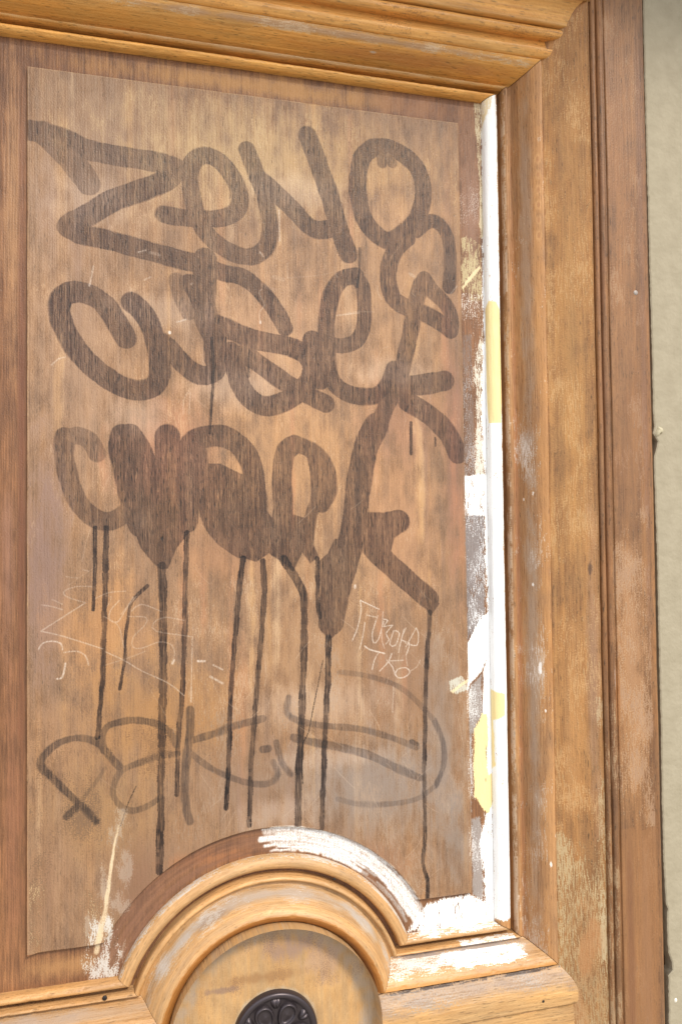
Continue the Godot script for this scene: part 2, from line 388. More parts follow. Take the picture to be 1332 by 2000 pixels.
	func pool(depth: PackedFloat32Array, force: PackedFloat32Array, pts: Array, alpha: float):
		var q := PackedVector2Array()
		for n in range(0, pts.size(), 2):
			q.append(Vector2(pts[n], pts[n + 1]))
		var r := Rect2(q[0], Vector2.ZERO)
		for p in q:
			r = r.expand(p)
		for py in range(clampi(int((r.position.y - y0) * k), 0, h), clampi(int((r.end.y - y0) * k), 0, h)):
			for px in range(clampi(int((r.position.x - x0) * k), 0, w), clampi(int((r.end.x - x0) * k), 0, w)):
				var s := inside(q, Vector2(px / k + x0, py / k + y0))
				var i: int = py * w + px
				if s > depth[i]:
					depth[i] = s
					force[i] = alpha

	# lay the strokes on as a stain (multiplied) that sits deeper in the pores and is worn along the fibres
	func stain(depth: PackedFloat32Array, force: PackedFloat32Array, c: Color, soft: float, wear: float, in_pores: float):
		var j := 0
		for i in w * h:
			if depth[i] > -1.1:
				var n: float = fine[i] / 255.0 - 0.5
				var a: float = clampf((depth[i] + n * 0.9) / (soft * (0.5 + 2.6 * maxf(0.0, blot[i] / 255.0 - 0.45))) + 0.5, 0.0, 1.0)
				if a > 0.0:
					var f: float = (g1[i] * 0.5 + g2[i] * 0.3 + blot[i] * 0.2) / 255.0
					a *= force[i] * (1.0 - wear * clampf((f - 0.36) * 3.2, 0.0, 1.0)) * (0.55 + 0.8 * blot[i] / 255.0)
					if wear > 0.3 and g0[i] > 160:
						a *= maxf(0.35, 1.0 - (g0[i] - 160) / 50.0)
					if depth[i] < 1.0:
						a *= 1.1
					var m: float = 1.0
					var d: float = (pore[i] * 0.6 + g0[i] * 0.4 - 132.0) / 50.0
					if d > 0.0:
						m = 1.0 - in_pores * minf(d, 1.0) * a
					b[j] *= (1.0 + (c.r - 1.0) * a) * m
					b[j + 1] *= (1.0 + (c.g - 1.0) * a) * m
					b[j + 2] *= (1.0 + (c.b - 1.0) * a) * m
			j += 3

	# lay the strokes on as a covering colour broken into dots (chalk, scratches)
	func cover(depth: PackedFloat32Array, force: PackedFloat32Array, c: Color, soft: float, broken: float):
		var j := 0
		for i in w * h:
			if depth[i] > -1.1:
				var a: float = clampf(depth[i] / soft + 0.5, 0.0, 1.0) * force[i]
				if a > 0.0:
					a *= clampf(1.0 - broken * (1.0 - (fine[i] * 0.6 + pore[i] * 0.4) / 128.0), 0.0, 1.3)
					a = minf(a, 1.0)
					b[j] += (c.r - b[j]) * a; b[j + 1] += (c.g - b[j + 1]) * a; b[j + 2] += (c.b - b[j + 2]) * a
			j += 3

	func bytes() -> PackedByteArray:
		var o := PackedByteArray()
		o.resize(w * h * 3)
		for i in w * h * 3:
			o[i] = int(clampf(b[i], 0.0, 1.0) * 255.0 + 0.5)
		return o

	func texture() -> ImageTexture:
		var im := Image.create_from_data(w, h, false, Image.FORMAT_RGB8, bytes())
		im.generate_mipmaps()
		return ImageTexture.create_from_image(im)

	# relief of the fibres and pores
	func relief(amount: float) -> ImageTexture:
		var o := PackedByteArray()
		o.resize(w * h)
		for i in w * h:
			var v: float = g1[i] * 0.35 + fine[i] * 0.25 + g3[i] * 0.2
			if pore[i] > 165:
				v -= (pore[i] - 165) * 0.9
			o[i] = int(clampf(v + 20.0 + coat[i], 0.0, 255.0))
		var im := Image.create_from_data(w, h, false, Image.FORMAT_L8, o)
		im.convert(Image.FORMAT_RGBA8)
		im.bump_map_to_normal_map(amount)
		return ImageTexture.create_from_image(im)


static func rgb(r: int, g: int, b: int) -> Color:
	return Color(r / 255.0, g / 255.0, b / 255.0)


func varnished(c: Canvas, relief: float, roughness: float) -> StandardMaterial3D:
	var m := StandardMaterial3D.new()
	m.albedo_texture = c.texture()
	m.roughness = roughness
	m.metallic_specular = 0.45
	if relief > 0.0:
		m.normal_enabled = true
		m.normal_texture = c.relief(relief)
		m.normal_scale = 0.6
	return m


# ---------------------------------------------------------------- meshes
# a sheet from rows of points (a row runs along the piece); rows of one smooth group are shaded as one curve
func sheet(st: SurfaceTool, rows: Array, uvs: Array, group: int, flip := false):
	st.set_smooth_group(group)
	for r in rows.size() - 1:
		for c in rows[r].size() - 1:
			var q = [[r, c], [r, c + 1], [r + 1, c + 1], [r, c], [r + 1, c + 1], [r + 1, c]]
			if flip:
				q.reverse()
			for e in q:
				st.set_uv(uvs[e[0]][e[1]])
				st.add_vertex(rows[e[0]][e[1]])


func begin() -> SurfaceTool:
	var st := SurfaceTool.new()
	st.begin(Mesh.PRIMITIVE_TRIANGLES)
	return st


func finish(st: SurfaceTool, called: String, material: Material, parent: Node3D) -> MeshInstance3D:
	st.generate_normals()
	st.generate_tangents()
	var o := MeshInstance3D.new()
	o.name = called
	o.mesh = st.commit()
	o.material_override = material
	parent.add_child(o, true)
	return o


func box(called: String, lo: Vector3, hi: Vector3, material: Material, parent: Node3D) -> MeshInstance3D:
	var o := MeshInstance3D.new()
	var m := BoxMesh.new()
	m.size = (hi - lo) * MM
	o.mesh = m
	o.name = called
	o.position = (lo + hi) * 0.5 * MM
	o.material_override = material
	parent.add_child(o, true)
	return o


func thing(called: String, label: String, category: String) -> Node3D:
	var o := Node3D.new()
	o.name = called
	o.set_meta("label", label)
	o.set_meta("category", category)
	o.set_meta("kind", "thing")
	add_child(o)
	return o


# profile pieces made finer along a smooth curve
func finer(piece: Array, steps: int) -> Array:
	var out := []
	for n in piece.size() - 1:
		var a = piece[maxi(n - 1, 0)]; var b = piece[n]; var c = piece[n + 1]; var d = piece[mini(n + 2, piece.size() - 1)]
		for s in steps:
			var t := float(s) / steps
			var p := []
			for q in b.size():
				p.append(cubic_interpolate(b[q], c[q], a[q], d[q], t))
			out.append(p)
	out.append(piece[piece.size() - 1])
	return out


var wobble := FastNoiseLite.new()

# hand-planed edges are never quite straight
func uneven(p: Vector3, amount: float) -> Vector3:
	var q := p * 0.012
	var dent := minf(0.0, wobble.get_noise_3d(p.x * 0.16, p.y * 0.16, p.z * 0.3) + 0.16) * 1.6
	p.z += dent
	return p + Vector3(wobble.get_noise_3d(q.x, q.y, 1.0), wobble.get_noise_3d(q.x, q.y, 7.0), wobble.get_noise_3d(q.x, q.y, 13.0)) * amount


# a run of the mitred moulding: which = top, right, left, bottom_right, bottom_left, arch
func moulding(which: String, called: String, canvas: Canvas, material: Material, parent: Node3D):
	var st := begin()
	var along := 150
	var pieces := []
	var length := 0.0
	var last := Vector2.INF
	var lengths := []
	var side := 1 if which in ["right", "left"] else (3 if which == "arch" else 2)
	for piece in PROFILE:
		var f := finer(piece, 4)
		pieces.append(f)
		var ls := []
		for p in f:
			var v := Vector2(p[side], p[0])
			if last != Vector2.INF:
				length += v.distance_to(last)
			last = v
			ls.append(length)
		lengths.append(ls)
	# where each piece of the profile lies on its painted strip
	var bands = {1: [0.0, 24.0, 33.0, 40.0, 75.0, 85.0], 2: [0.0, 18.6, 22.0, 31.0, 62.5, 73.0], 3: [0.0, 21.0, 27.0, 36.0, 70.0, 83.0]}[side]
	for n in pieces.size():
		var rows := []
		var uvs := []
		for e in pieces[n].size():
			var p = pieces[n][e]
			var z: float = p[0]
			var first: float = lengths[n][0]
			var across: float = lerpf(bands[n], bands[n + 1], (lengths[n][e] - first) / (lengths[n][lengths[n].size() - 1] - first))
			var l: float = XL - p[1]
			var r: float = XR + p[1]
			var t: float = YT + p[2]
			var bt: float = YB - p[2]
			var ra: float = RA - p[3]
			var dy: float = bt - CY
			var dx: float = sqrt(maxf(ra * ra - dy * dy, 0.0))
			var row := PackedVector3Array()
			var uv := PackedVector2Array()
			for s in along + 1:
				var f := float(s) / along
				var q := Vector3.ZERO
				var v := f
				match which:
					"top":
						q = Vector3(lerpf(l + 0.35, r - 0.35, f), t, z)
						v = (q.x - (XL - 50.0)) / (XR - XL + 100.0)
					"right":
						q = Vector3(r, lerpf(t - 0.35, bt + 0.35, f), z)
						v = (YT + 35.0 - q.y) / (YT - YB + 70.0)
					"left":
						q = Vector3(l, lerpf(bt, t, f), z)
						v = (YT + 35.0 - q.y) / (YT - YB + 70.0)
					"bottom_right":
						q = Vector3(lerpf(r - 0.35, CX + dx + 0.25, f), bt, z)
						v = (q.x - (XL - 50.0)) / (XR - XL + 100.0)
					"bottom_left":
						q = Vector3(lerpf(CX - dx - 0.25, l, f), bt, z)
						v = (q.x - (XL - 50.0)) / (XR - XL + 100.0)
					"arch":
						var a0 := atan2(dy, dx)
						var a := lerpf(a0, PI - a0, f)
						q = Vector3(CX + cos(a) * ra, CY + sin(a) * ra, z)
				row.append(uneven(q, 0.5) * MM)
				uv.append(Vector2(across * canvas.k / canvas.w, v))
			rows.append(row)
			uvs.append(uv)
		sheet(st, rows, uvs, n, true)
	return finish(st, called, material, parent)


# a straight board of any profile [[across, z], ...] in pieces, run along x or y between two ends
func extrude(called: String, pieces: Array, vertical: bool, from: float, to: float, canvas: Canvas, material: Material, parent: Node3D, mirror := false, start = null, turned := false):
	var st := begin()
	var total := 0.0
	var fine_pieces := []
	for piece in pieces:
		var f := finer(piece, 3)
		fine_pieces.append(f)
		for e in f.size() - 1:
			total += Vector2(f[e][0], f[e][1]).distance_to(Vector2(f[e + 1][0], f[e + 1][1]))
	var done := 0.0
	for n in fine_pieces.size():
		var f = fine_pieces[n]
		var rows := []
		var uvs := []
		for e in f.size():
			if e > 0:
				done += Vector2(f[e][0], f[e][1]).distance_to(Vector2(f[e - 1][0], f[e - 1][1]))
			var row := PackedVector3Array()
			var uv := PackedVector2Array()
			for s in 41:
				var t := s / 40.0
				var a := from
				if start != null:
					a = start.call(f[e][0])
				var q := Vector3(f[e][0], lerpf(from, to, t), f[e][1]) if vertical else Vector3(lerpf(a, to, t), f[e][0], f[e][1])
				uv.append(Vector2(done * canvas.k / canvas.w, t if vertical else (q.x + 110.0) / 640.0))
				if mirror:
					q.x = 400.0 - q.x
				row.append(uneven(q, 0.4) * MM)
			rows.append(row)
			uvs.append(uv)
		sheet(st, rows, uvs, n, mirror != turned)
	return finish(st, called, material, parent)


func in_field(x: float, y: float) -> bool:
	return x > 0.0 and x < 400.0 and y > 0.0 and y < 751.0 and Vector2(x - CX, -y - CY).length() > RF


# ---------------------------------------------------------------- textures of the place
func paint_panel() -> Canvas:
	var c := Canvas.new(-35.0, -35.0, 480.0, 850.0, 2.1, 11)
	c.wood(rgb(116, 85, 60), rgb(176, 138, 102), 0.36, 0.5)
	# tones of the field; the lower greys have a pale sheen painted in
	for p in [
		[60,60,90,110, 146,118,94, .7],[190,60,140,70, 180,150,106, .65],[310,50,90,50, 168,130,86, .55],[330,170,60,120, 180,138,98, .5],
		[40,250,50,160, 162,130,104, .55],[220,230,100,80, 186,146,112, .55],[120,330,60,60, 174,122,92, .6],[225,330,90,70, 190,144,98, .55],
		[14,430,26,130, 130,104,94, .75],[60,480,50,50, 178,128,80, .6],[330,400,60,100, 184,136,98, .5],[388,330,16,170, 138,100,82, .7],
		[340,300,60,50, 164,116,90, .4],[110,560,90,60, 160,116,70, .7],[240,520,70,70, 160,124,90, .6],[330,540,60,60, 136,104,80, .7],
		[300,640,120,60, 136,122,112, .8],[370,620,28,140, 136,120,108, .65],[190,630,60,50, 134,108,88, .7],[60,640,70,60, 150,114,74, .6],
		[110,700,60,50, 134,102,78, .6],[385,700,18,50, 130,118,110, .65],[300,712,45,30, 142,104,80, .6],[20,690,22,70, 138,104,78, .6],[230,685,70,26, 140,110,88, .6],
		[20,120,20,60, 150,122,104, .5],[270,440,60,40, 184,146,106, .4],[160,420,60,40, 166,118,84, .4],[30,570,26,50, 156,118,84, .5]]:
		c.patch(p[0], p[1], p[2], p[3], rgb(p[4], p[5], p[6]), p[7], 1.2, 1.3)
	# reddish and bleached stripes along the grain
	var rng := RandomNumberGenerator.new()
	rng.seed = 21
	for n in 90:
		var tone: Color = [rgb(176, 120, 84), rgb(202, 170, 132), rgb(132, 104, 88), rgb(192, 146, 92)][n % 4]
		c.patch(rng.randf_range(0, 400), rng.randf_range(0, 740), rng.randf_range(2, 7), rng.randf_range(30, 120), tone, rng.randf_range(0.15, 0.4), 1.4, 1.2)
	# bleached, abraded bottom left corner
	c.flakes(2, 610, 110, 752, rgb(190, 158, 118), 0.56, 0.5, 0.7)
	c.flakes(2, 560, 230, 752, rgb(104, 76, 54), 0.545, 0.5, 0.7)
	c.flakes(2, 600, 60, 752, rgb(96, 72, 54), 0.53, 0.45, 0.5)
	c.flakes(200, 500, 398, 748, rgb(110, 86, 68), 0.57, 0.4, 0.8)
	c.flakes(2, 690, 70, 752, rgb(200, 170, 126), 0.60, 0.65, 0.6)
	c.flakes(120, 440, 398, 745, rgb(190, 166, 142), 0.56, 0.35, 0.9)
	c.flakes(4, 2, 396, 90, rgb(200, 172, 130), 0.60, 0.4, 1.0)
	c.flakes(4, 80, 396, 440, rgb(200, 166, 132), 0.62, 0.35, 1.0)
	# pale wiped bands left by cleaning
	for p in [[230,85,60,22],[110,205,60,20],[180,270,60,26],[90,300,30,26],[330,250,50,18],[250,560,90,26],[215,655,50,18],[260,610,70,12],[50,110,40,30]]:
		c.patch(p[0], p[1], p[2], p[3], rgb(196, 172, 152), 0.32, 0.7, 1.6)
	# graffiti: broad marker with pools, then its drips, then the thinner tag
	var depth := PackedFloat32Array(); depth.resize(c.w * c.h); depth.fill(-9.0)
	var force := PackedFloat32Array(); force.resize(c.w * c.h)
	for s in MARKER:
		c.stroke(depth, force, s[2], s[0], s[1], -1.0, 0.10)
	for s in POOLS:
		c.pool(depth, force, s[1], s[0])
	c.stain(depth, force, Color(0.55, 0.51, 0.52), 1.5, 0.38, 0.66)
	depth.fill(-9.0)
	for s in TAG:
		c.stroke(depth, force, s[2], s[0], s[1], -1.0, 0.25)
	c.stain(depth, force, Color(0.50, 0.50, 0.55), 1.8, 0.4, 0.2)
	depth.fill(-9.0)
	for s in DRIPS:
		c.stroke(depth, force, s[1], s[0] * 1.25, 0.84, s[0] * 1.0, 0.35, 0.9)
	for s in DRIPS:
		c.stroke(depth, force, s[1].slice(-4), s[0] * 0.95, 1.0, s[0] * 1.15, 0.3, 0.9)
	c.stain(depth, force, Color(0.32, 0.28, 0.28), 0.7, 0.36, 0.55)
	depth.fill(-9.0)
	for s in CRACKS:
		c.stroke(depth, force, s[1], s[0], 0.9)
	c.stain(depth, force, Color(0.3, 0.28, 0.27), 0.5, 0.1, 0.0)
	depth.fill(-9.0)
	for s in SCRATCHES:
		c.stroke(depth, force, s[2], s[0], s[1] * s[1])
	c.cover(depth, force, rgb(208, 194, 182), 0.85, 1.25)
	depth.fill(-9.0)
	for n in 110:
		var x := rng.randf_range(150, 320)
		var y := rng.randf_range(8, 150)
		c.stroke(depth, force, [x, y, x + rng.randf_range(-0.8, 0.8), y + rng.randf_range(3, 12)], 0.35, rng.randf_range(0.3, 0.8))
	c.stain(depth, force, Color(0.5, 0.44, 0.38), 0.5, 0.0, 0.0)
	depth.fill(-9.0)
	for n in 130:
		var x := rng.randf_range(4, 396)
		var y := rng.randf_range(20, 745)
		if n % 3 > 0:
			x = rng.randf_range(150, 396); y = rng.randf_range(480, 745)
		var l := Vector2(rng.randf_range(6, 34), 0).rotated(rng.randf_range(0.6, 2.6))
		c.stroke(depth, force, [x, y, x + l.x * 0.5 + rng.randf_range(-2, 2), y + l.y * 0.5, x + l.x, y + l.y], rng.randf_range(0.25, 0.5), rng.randf_range(0.1, 0.42))
	c.cover(depth, force, rgb(206, 184, 162), 0.6, 0.9)
	# worn arrises of the field
	depth.fill(-9.0)
	var rim := outline_field()
	for n in rim.size():
		var p := rim[n]; var q := rim[(n + 1) % rim.size()]
		c.stroke(depth, force, [p.x, -p.y, q.x, -q.y], 1.5, 0.5 + 0.5 * wobble.get_noise_2d(p.x * 0.3, p.y * 0.3))
	c.cover(depth, force, rgb(196, 160, 120), 0.8, 1.0)
	# the border round the field: redder varnish
	var j := 0
	for py in c.h:
		var y: float = py / c.k + c.y0
		for px in c.w:
			var x: float = px / c.k + c.x0
			if not in_field(x, y):
				var i: int = py * c.w + px
				var t: float = (c.g0[i] * 0.25 + c.g1[i] * 0.25 + c.g3[i] * 0.15 + c.mott[i] * 0.2 + c.fine[i] * 0.15) / 255.0
				t = clampf((t - 0.5) * 2.2 + 0.5, 0.0, 1.0)
				var tone := rgb(92, 62, 42).lerp(rgb(156, 108, 70), t)
				c.b[j] = tone.r
				c.b[j + 1] = tone.g
				c.b[j + 2] = tone.b
			j += 3
	c.patch(205, -12, 210, 14, rgb(180, 132, 74), 0.75, 0.9, 1.4)
	c.patch(360, -12, 60, 16, rgb(140, 96, 66), 0.6, 1.0, 1.4)
	c.patch(-12, 120, 10, 180, rgb(180, 138, 96), 0.5, 0.9, 1.4)
	c.patch(-5, 340, 4, 400, rgb(112, 70, 48), 0.7, 0.9, 1.4)
	c.patch(-12, 640, 9, 130, rgb(140, 94, 68), 0.5, 0.9, 1.4)
	c.patch(-16, 430, 7, 90, rgb(140, 104, 88), 0.5, 0.9, 1.4)
	c.patch(30, 766, 50, 12, rgb(176, 132, 84), 0.6, 0.9, 1.4)
	c.patch(412, 90, 12, 110, rgb(142, 108, 90), 0.6, 0.9, 1.4)
	c.patch(90, 720, 26, 60, rgb(120, 86, 66), 0.5, 1.0, 1.4)
	c.patch(150, 690, 50, 10, rgb(166, 104, 62), 0.4, 1.2, 1.5)
	# filler and paint
	var white := rgb(243, 243, 241)
	var cream := rgb(226, 208, 164)
	var yellow := rgb(238, 216, 156)
	c.flakes(400, 40, 421, 130, rgb(200, 186, 178), 0.60, 0.7, 0.3)
	c.polygon([402.3,112.6,412.2,111.8,422.0,118.6,422.7,174.0,411.1,176.3,400.7,163.2], rgb(196, 182, 138), 0.8, 2.6, 0.5)
	c.polygon([401,162,408,152,421,138,422,142,410,155,402,165], cream, 0.9, 0.7)
	c.flakes(401, 168, 424, 350, rgb(220, 214, 208), 0.53, 0.85, 0.5)
	c.polygon([401,210,410,208,412,350,400,350], rgb(122, 112, 110), 0.55, 2.0, 0.45)
	c.polygon([413,235,424,200,426,350,412,350,415,300], rgb(222, 218, 204), 0.9, 2.6, 0.45)
	c.polygon([399.2,348.9,426,345.7,426,388.1,400.1,388.0], white, 1.0, 1.6, 0.38)
	c.polygon([400,387,422,387,420,485,400,512], rgb(136, 130, 130), 0.85, 2.4, 0.36)
	c.flakes(401, 384, 424, 506, rgb(226, 226, 226), 0.525, 0.85, 0.7)
	c.polygon([427,478,411.3,493.1,399.6,513.5,399.9,543.2,398.1,556.4,416.2,539.6,427,514.4], white, 1.0, 1.3)
	c.polygon([417,540,427,512,427,590,416,590], white, 1.0, 1.2)
	c.polygon([400,556,416,541,415,585,404,600,402,680,412,680,413,700,414,765,402,752], rgb(154, 145, 140), 0.9, 2.4)
	c.flakes(400, 552, 416, 606, rgb(228, 228, 226), 0.50, 0.85, 0.5)
	c.flakes(401, 596, 416, 765, rgb(222, 218, 214), 0.51, 0.75, 0.6)
	c.polygon([427,660,417.6,678.8,412.8,697.3,410.0,710.9,414.5,738.2,415.6,760,398,752.5,369.3,753,348,760,337,779,440,800,444.7,660], white, 1.0, 3.0, 0.36)
	c.polygon([414.9,580.7,438.9,586.4,438.5,607.0,427,611.6,428.5,658.1,420.6,677.8,414.7,673.1,406.0,660.1,405.1,628.9,407.2,595.1], yellow, 1.0, 1.6)
	c.patch(419, 618, 0.9, 9, rgb(120, 100, 70), 0.7, 0.6, 2.0)
	c.patch(418, 645, 0.8, 3, rgb(120, 100, 70), 0.7, 0.6, 2.0)
	c.flakes(404, 662, 420, 690, rgb(112, 98, 88), 0.55, 0.7, 0.6)
	c.polygon([379.7,546.6,393.0,542.0,396.6,547.6,397.2,555.7,386.8,559.8,381.0,556.1], rgb(200, 196, 180), 0.9, 1.2, 0.42)
	c.polygon([381,556,392,549,399,545,400,548,391,553,383,559], cream, 0.8, 0.6)
	c.polygon([424,-24,430,-24,430,640,420,640,423,480,421,420,422,340,419,300,423,200], white, 1.0, 2.6)
	c.polygon([417,-24,424,-24,425,110,421,112,422,60], rgb(200, 184, 150), 0.9, 1.6, 0.47)
	c.flakes(398, 345, 402, 740, rgb(222, 216, 210), 0.58, 0.7, 0.5)
	# arch border: streaked white filler over dark varnish
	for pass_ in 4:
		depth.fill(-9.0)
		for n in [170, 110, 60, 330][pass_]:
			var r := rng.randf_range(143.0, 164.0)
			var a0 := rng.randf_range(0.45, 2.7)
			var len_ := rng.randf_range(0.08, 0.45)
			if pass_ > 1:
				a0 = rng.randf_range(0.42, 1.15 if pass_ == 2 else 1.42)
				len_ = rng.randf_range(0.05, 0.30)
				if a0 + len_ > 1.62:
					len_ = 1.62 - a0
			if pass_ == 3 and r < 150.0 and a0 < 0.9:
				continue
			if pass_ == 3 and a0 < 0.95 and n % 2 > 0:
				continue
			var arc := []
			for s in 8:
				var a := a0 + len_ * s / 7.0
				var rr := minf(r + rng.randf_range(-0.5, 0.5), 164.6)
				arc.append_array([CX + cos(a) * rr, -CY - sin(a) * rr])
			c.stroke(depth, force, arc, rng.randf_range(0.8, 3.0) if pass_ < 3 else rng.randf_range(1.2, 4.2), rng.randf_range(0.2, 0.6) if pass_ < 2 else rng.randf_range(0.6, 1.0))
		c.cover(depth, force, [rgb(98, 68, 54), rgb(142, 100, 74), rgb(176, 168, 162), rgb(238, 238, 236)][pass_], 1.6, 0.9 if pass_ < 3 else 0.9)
	for i in c.w * c.h:
		if depth[i] > 0.0:
			c.coat[i] = maxf(c.coat[i], 22.0 * force[i])
	# bottom left: a split filled with pale putty, smeared round
	c.polygon([50,722,70,640,82,640,84,690,74,780,46,782,44,764], rgb(186, 176, 164), 0.38, 5.0, 0.56, 0.15)
	c.polygon([53.5,730,69.1,724.1,73.2,757.0,73.2,780,49.2,780,45.1,768.0], rgb(206, 202, 194), 0.8, 4.5, 0.53, 0.2)
	depth.fill(-9.0)
	c.stroke(depth, force, [73.5,652.2,69.2,672.5,65.8,698.1,62.0,723.4,56.5,748.6,54.5,758.1], 1.0, 1.0, 5.0, 0.5, 1.2)
	c.cover(depth, force, rgb(206, 184, 150), 1.2, 0.8)
	return c


# the strip of moulding on the right: image x runs across the profile, y down the door
func paint_side(filler: bool, seed_value: int) -> Canvas:
	var c := Canvas.new(0.0, -35.0, 90.0, 876.0, 2.0, seed_value)
	c.wood(rgb(140, 98, 62), rgb(192, 146, 98), 0.34)
	c.patch(57, 180, 8, 300, rgb(158, 136, 120), 0.55, 1.3, 1.4)
	c.patch(56, 560, 9, 330, rgb(158, 140, 126), 0.6, 1.3, 1.4)
	c.patch(71, 300, 7, 420, rgb(186, 134, 80), 0.6, 1.1, 1.5)
	c.patch(70, 720, 7, 160, rgb(186, 138, 90), 0.55, 1.1, 1.5)
	c.patch(43, 500, 4, 400, rgb(166, 114, 80), 0.5, 1.1, 1.5)
	c.flakes(40, 300, 68, 840, rgb(196, 182, 170), 0.57, 0.6, 1.0)
	c.flakes(36, 0, 80, 820, rgb(220, 208, 196), 0.68, 0.7, 0.9)
	c.flakes(34, -30, 37, 820, rgb(214, 196, 176), 0.45, 0.6, 0.9)
	for e in 6:
		c.patch(70, 66 + e * 15, 3.6, 6.5, rgb(204, 158, 106), 0.5, 0.5, 2.2)
		c.patch(70, 66 + e * 15, 1.8, 3.5, rgb(158, 106, 66), 0.5, 0.5, 2.2)
	if filler:
		var white := rgb(243, 243, 241)
		c.polygon([-1,-22,17,-22,18.5,200,17.5,330,18.5,420,17,440,19,520,22,640,20,802,-1,802], white, 1.0, 2.2, 0.28)
		c.polygon([-1,-24,19,-24,10,8,4,20,-1,30], rgb(226, 204, 160), 0.9, 1.8, 0.44)
		c.polygon([2,208,6,201,13,202,17,210,18.5,250,18,300,16,322,4,322,2,300], rgb(240, 218, 158), 1.0, 0.3)
		c.polygon([-1,582,15,586,15,607,3,612,5,655,-1,660], rgb(240, 218, 158), 1.0, 1.1)
		for s in [[60,392],[50,397],[64,560],[68,600],[70,745],[58,480]]:
			c.patch(s[0], s[1], 1.3, 2.2 + fmod(s[1], 3.0), white, 0.8, 1.8, 3.0)
		c.flakes(19, 0, 25, 800, rgb(220, 208, 198), 0.50, 0.8, 0.8)
	return c


# strips that run across the door: image y runs along x
func paint_cross(kind: String, seed_value: int) -> Canvas:
	var c := Canvas.new(0.0, 0.0, 78.0, 550.0, 2.0, seed_value)
	c.wood(rgb(182, 126, 60), rgb(232, 176, 98), 0.3)
	if kind == "top":
		c.patch(28, 300, 3, 300, rgb(190, 160, 130), 0.6, 1.0, 1.4)
		c.patch(44, 420, 9, 110, rgb(168, 112, 62), 0.6, 1.2, 1.4)
		c.patch(42, 160, 8, 120, rgb(190, 140, 72), 0.5, 1.2, 1.4)
		c.patch(58, 330, 4, 260, rgb(164, 132, 108), 0.75, 1.0, 1.6)
		c.flakes(54, 60, 63, 540, rgb(206, 182, 152), 0.58, 0.6, 0.9)
		c.patch(47, 380, 1.5, 4, rgb(190, 176, 166), 0.8, 0.6, 2.0)
	else:
		c.wood(rgb(158, 116, 72), rgb(204, 160, 108), 0.26)
		c.patch(42, 120, 10, 150, rgb(168, 146, 126), 0.6, 1.1, 1.4)  # these greys put sky reflection on the upward face into the colour
		c.patch(40, 60, 9, 90, rgb(160, 142, 128), 0.65, 1.0, 1.4)
		c.patch(42, 470, 14, 110, rgb(180, 166, 154), 0.65, 1.0, 1.4)
		c.patch(54, 420, 6, 120, rgb(190, 150, 104), 0.5, 1.0, 1.4)
		# white filler spilled over the right hand end
		c.polygon([-1,405,8,405,7,505,-1,505], rgb(236,236,234), 0.85, 2.4, 0.50)
		c.polygon([25,460,30,460,30,515,24,515], rgb(236,236,234), 0.85, 2.4, 0.48)
		c.polygon([36,440,46,430,52,450,54,500,50,520,36,515], rgb(238,238,236), 1.0, 3.2, 0.42)
		c.flakes(32, 380, 56, 525, rgb(228,226,224), 0.50, 0.75, 0.7)
		c.flakes(32, 400, 37, 525, rgb(112,92,80), 0.50, 0.6, 0.9)
		c.polygon([59,-1,64,-1,64,551,59,551], rgb(190, 128, 60), 0.6, 0.8)
		c.flakes(63, 380, 78, 550, rgb(74,52,36), 0.50, 0.75, 0.8)
	return c


func paint_arch() -> Canvas:
	var c := Canvas.new(0.0, 0.0, 84.0, 330.0, 2.2, 71)
	c.wood(rgb(160, 120, 76), rgb(204, 162, 112), 0.25)
	c.patch(48, 165, 9, 170, rgb(164, 150, 138), 0.8, 1.1, 1.5)  # grey of the sky-lit upward curve, painted into the wood tone
	c.patch(47, 60, 8, 60, rgb(176, 170, 164), 0.65, 1.1, 1.5)
	c.patch(47, 280, 8, 50, rgb(176, 168, 160), 0.65, 1.1, 1.5)
	c.patch(52, 230, 6, 26, rgb(124, 100, 80), 0.5, 1.2, 1.6)
	c.polygon([69,-1,85,-1,85,331,69,331], rgb(164, 104, 44), 0.75, 1.0)
	c.patch(76, 40, 3, 60, rgb(110, 76, 54), 0.7, 1.2, 1.6)
	c.flakes(0, 0, 7, 330, rgb(190, 190, 190), 0.48, 0.75, 0.8)
	c.flakes(39, 0, 60, 330, rgb(194, 186, 176), 0.58, 0.6, 0.9)
	return c


